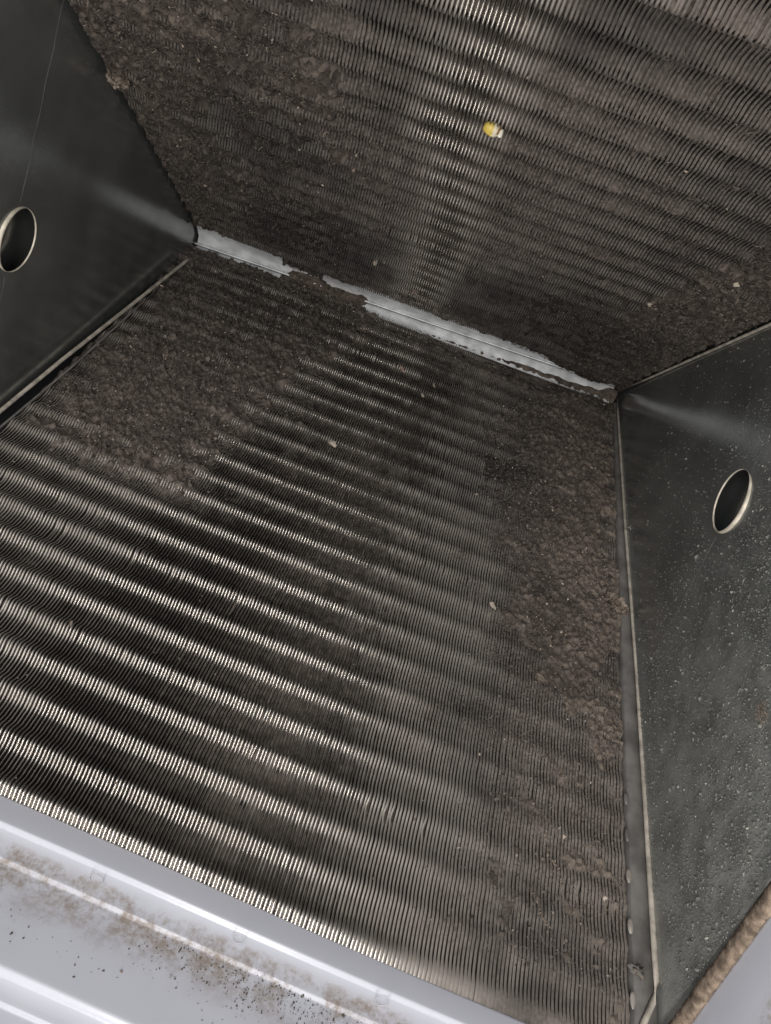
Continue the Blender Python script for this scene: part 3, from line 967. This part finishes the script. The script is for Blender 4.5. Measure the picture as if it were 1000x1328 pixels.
def tuft(center, axes, seed, name, mat, label, cat, group=None, n=420):
    """fuzzy clump: many little curled strips and flecks inside an ellipsoid"""
    a, b, c = (np.array(q) for q in axes)
    r = np.random.default_rng(seed); V, F = [], []
    L = float(np.linalg.norm(a))
    for i in range(n):
        d = r.normal(size=3); d /= np.linalg.norm(d); rad = r.uniform(0, 1) ** 0.45
        rad *= 0.75 + 0.5 * vnoise(np.array(d[0] * 1.6 + 9), np.array(d[1] * 1.6 + d[2]), seed)
        p = np.array(center) + (a * d[0] + b * d[1] + c * d[2]) * rad
        e = r.normal(size=3); e /= np.linalg.norm(e); g = np.cross(e, r.normal(size=3)); g /= np.linalg.norm(g)
        ln = L * r.uniform(0.10, 0.34); wd = L * r.uniform(0.03, 0.11)
        k = len(V); bend = np.cross(e, g) * ln * r.uniform(-0.4, 0.4)
        V += [p - e * ln - g * wd, p - e * ln + g * wd, p + bend - g * wd, p + bend + g * wd, p + e * ln - g * wd * 0.4, p + e * ln + g * wd * 0.4]
        F += [(k, k + 1, k + 3, k + 2), (k + 2, k + 3, k + 5, k + 4)]
    return tag(link(name, mesh(name, V, F, False), None, [mat]), label, cat, group)

def slab_axes(sg, ang, l, w, h):
    ex = np.array([1.0, 0, 0]); es = np.array([0, sg * SA, -CA]); n = normal(sg)
    c, s = math.cos(ang), math.sin(ang)
    return [tuple((ex * c + es * s) * l), tuple((-ex * s + es * c) * w), tuple(n * h)]

def surf(sg, x, s, extra=0.0):
    t = s / float(stretch(x)) if sg > 0 else s / (S0 * 1.02)
    hh = float(profile_h(sg, np.array(t)) * flat_x(sg, x))
    ride, off, _ = sheet_height(sg, near_density if sg > 0 else far_density, np.array([x]), np.array([s]), 61 if sg > 0 else 83)
    return slab(x, s, max(hh, float(ride[0] + off[0])) + extra, sg)

# yellow kernel with pale tip
m_y, nt, b = new_mat('kernel_yellow'); n = N(nt)
tc = n.add('ShaderNodeTexCoord').outputs['Object']; kx, ky, kz = n.xyz(tc)
n.link(n.mix(n.rng(kx, 0.0002, 0.0022), (0.60, 0.46, 0.10), (0.72, 0.67, 0.52)), b.inputs['Base Color'])
b.inputs['Roughness'].default_value = 0.45
kc = surf(-1.0, 0.2703, 0.456, 0.0048)
ker = blob((0, 0, 0), slab_axes(-1.0, -0.15, 0.0052, 0.0042, 0.0038), 4, 'corn_kernel', m_y, 'small yellow kernel with a pale tip stuck on the overhead coil', 'kernel', 0.10)
ker.location = tuple(kc)
tip = blob(tuple(Vector(slab_axes(-1.0, -0.15, 0.0050, 0.004, 0.004)[0])), slab_axes(-1.0, 0.5, 0.0022, 0.0026, 0.0022), 9, 'kernel_tip', flat_material('kernel_tip_white', (0.72, 0.68, 0.58), 0.6), None, None, 0.3)
tip.parent = ker
crk = blob(tuple(Vector(slab_axes(-1.0, -0.15, 0.0036, 0.004, 0.004)[0]) - Vector(slab_axes(-1, -0.15, 1, 0.0022, 1)[1]) * -1.0), slab_axes(-1.0, 0.2, 0.0012, 0.0009, 0.0026), 10, 'kernel_crack', flat_material('kernel_crack_brown', (0.20, 0.11, 0.04), 0.7), None, None, 0.3)
crk.parent = ker

DEB = [
    # sg, x, s, angle, length, width, height, material, name, label, category
    (-1, 0.209, 0.166, 0.1, 0.0026, 0.0024, 0.0026, M_chip, 'pale_crumb', 'round pale crumb, the larger of a close pair above the seam strip', 'crumb'),
    (-1, 0.2165, 0.163, 0.4, 0.0020, 0.0017, 0.0018, M_chip, 'pale_crumb', 'smaller pale crumb just right of its round neighbour above the seam strip', 'crumb'),
    (-1, 0.014, 0.341, 0.6, 0.0070, 0.0055, 0.0050, M_tuft, 'lint_tuft', 'pinkish tuft of lint on the upper left edge beside the dark gap', 'lint tuft'),
    (-1, 0.4545, 0.386, 0.3, 0.0020, 0.0015, 0.0014, M_chip, 'pale_crumb', 'bright pale crumb on the lint strip at the far right of the overhead coil', 'crumb'),
    (-1, 0.428, 0.300, 0.2, 0.0020, 0.0014, 0.0014, M_chip, 'pale_crumb', 'little white crumb just below the crack at the right of the overhead coil', 'crumb'),
    (-1, 0.459, 0.440, 0.9, 0.0035, 0.0014, 0.0012, M_chip, 'pale_flake', 'thin pale flake near the right edge of the photo, above the bright crumb', 'flake'),
    (-1, 0.322, 0.112, 0.4, 0.0050, 0.0018, 0.0014, M_pink, 'lint_flake', 'long pinkish flake lying just above the middle of the seam strip', 'flake'),
    (-1, 0.251, 0.104, 0.3, 0.0045, 0.0022, 0.0018, M_pink, 'lint_flake', 'oval pinkish flake under the last bright ripple above the seam strip', 'flake'),
    (-1, 0.187, 0.332, 0.2, 0.0022, 0.0018, 0.0016, M_pink, 'lint_flake', 'dull pink speck on the overhead coil left of the shiny ripples', 'flake'),
    (1, 0.266, 0.124, 1.1, 0.0052, 0.0016, 0.0018, M_pink, 'lint_flake', 'curled beige flake lying across the ripples below the seam strip', 'flake'),
    (1, 0.232, 0.276, 0.3, 0.0042, 0.0020, 0.0022, M_chip, 'pale_flake', 'pale leaf like flake on a bright ripple of the foreground coil', 'flake'),
    (1, 0.294, 0.152, 1.2, 0.0032, 0.0013, 0.0014, M_chip, 'pale_flake', 'lower of two small pale slivers right of the curled beige flake', 'flake'),
    (1, 0.302, 0.127, 1.3, 0.0030, 0.0013, 0.0014, M_chip, 'pale_flake', 'upper of two small pale slivers right of the curled beige flake', 'flake'),
    (1, 0.4955, 0.349, 0.5, 0.0105, 0.0070, 0.0048, M_tuft, 'lint_tuft', 'pale tuft of lint bulging over the flange at the right edge of the foreground coil', 'lint tuft'),
    (1, 0.395, 0.396, 0.9, 0.0034, 0.0018, 0.0016, M_chip, 'pale_flake', 'small bright flake at the left end of the right side lint patch', 'flake'),
    (1, 0.437, 0.447, 0.5, 0.0040, 0.0022, 0.0016, M_tuft, 'lint_tuft', 'small pale tuft amid fine dust on the right half of the foreground coil', 'lint tuft'),
    (1, 0.5055, 0.499, 1.5, 0.0034, 0.0012, 0.0012, M_chip, 'pale_flake', 'small pale flake lying flat on the grey flange beside the right edge lip', 'flake'),
]
for i, (sg, x, s, an, l, w, h, mat, nm, lab, cat) in enumerate(DEB):
    grp = {'crumb': 'pale crumbs on the coils', 'flake': 'loose flakes on the coils', 'lint tuft': 'tufts of lint on the coils'}[cat]
    if mat is M_tuft:
        tuft(surf(sg, x, s, h * 0.5), slab_axes(sg, an, l * 1.1, w * 1.1, h), 40 + i, nm, mat, lab, cat, grp)
        continue
    blob(tuple(surf(sg, x, s, h * 0.6 + (0.0015 if mat in (M_tuft, M_pink) else 0.0006))), slab_axes(sg, an, l, w, h), 40 + i, nm, mat, lab, cat, 0.42, group=grp)

# worm like threads of lint on the right half of the near coil
THR = [([(0.441, 0.512), (0.445, 0.508), (0.449, 0.511), (0.4535, 0.513), (0.4565, 0.522), (0.4605, 0.524)], 'pale wavy thread of lint, highest of three on the right half of the coil'),
       ([(0.446, 0.562), (0.449, 0.568), (0.450, 0.576), (0.455, 0.580), (0.459, 0.590)], 'crooked thread of lint, middle one of three on the right half of the coil'),
       ([(0.441, 0.600), (0.444, 0.603), (0.447, 0.611), (0.452, 0.616), (0.457, 0.628)], 'crooked thread of lint, lowest of three on the right half of the coil')]
for pts, lab in THR:
    V, F = [], []
    r = np.random.default_rng(int(pts[0][1] * 1e4))
    for i in range(len(pts) - 1):
        for k in range(16):
            u = r.uniform()
            x = pts[i][0] * (1 - u) + pts[i + 1][0] * u + r.normal(0, 0.0005); q = pts[i][1] * (1 - u) + pts[i + 1][1] * u + r.normal(0, 0.0005)
            p = surf(1.0, x, q, 0.0004 + abs(r.normal(0, 0.0006)))
            e = r.normal(size=3); e /= np.linalg.norm(e); g = np.cross(e, r.normal(size=3)); g /= np.linalg.norm(g)
            ln = r.uniform(0.0004, 0.0013); wd = r.uniform(0.0002, 0.0005); b0 = len(V)
            V += [p - e * ln, p + g * wd, p + e * ln, p - g * wd]; F.append((b0, b0 + 1, b0 + 2, b0 + 3))
    tag(link('lint_thread', mesh('lint_thread', V, F, False), None, [M_tuft]), lab, 'thread', 'threads of lint on the coil')

# fluffy dark scrap caught at the bottom of the flange
scrap = empty('fluff_scrap', tuple(slab(0.501, 0.6245, 0.004, 1.0)), 'ragged grey and black scrap of fluff caught at the bottom of the flange', 'scrap')
body_c = slab(0.5015, 0.6245, 0.0055, 1.0)
o = blob(tuple(body_c), slab_axes(1, 0.35, 0.0045, 0.0022, 0.0022), 77, 'body', flake_material('fluff_grey', (0.12, 0.11, 0.10), (0.3, 0.28, 0.26)), None, None, 0.5)
o.parent = scrap; o.matrix_parent_inverse = scrap.matrix_basis.inverted()
for k in range(9):
    a = rnd.uniform(0, 6.28); L = rnd.uniform(0.002, 0.005)
    pts = [np.array(body_c) + (np.array(slab_axes(1, a, 1, 1, 1)[0]) * L * u + normal(1.0) * (0.002 * math.sin(u * 3))) for u in (0, 0.35, 0.7, 1.0)]
    v, f = tube(pts, [0.0009, 0.0007, 0.0005, 0.0002], 6)
    o = link('strand', mesh('strand', v, f), scrap, [M_black if k % 2 else M_tuft])

# fluff and a sliver on the right plate
y, z = 0.0664, -0.5438
tuft((plate_x('R', y, z) - 0.001, y, z), [(0.002, 0, 0), (0, 0.0058, 0.001), (0, -0.001, 0.0070)], 91, 'lint_tuft', M_tuft, 'fuzzy pale tuft of lint stuck on the right end plate', 'lint tuft', 'tufts of lint on the coils')
v, f = tube([(plate_x('R', a, b) - 0.0012, a, b) for a, b in ((0.0835, -0.236), (0.080, -0.2415), (0.0775, -0.2455))], [0.0003, 0.0006, 0.0003], 6)
tag(link('straw_sliver', mesh('straw_sliver', v, f), None, [M_chip]), 'thin tan sliver lying on the right end plate beside the edge lip', 'sliver')
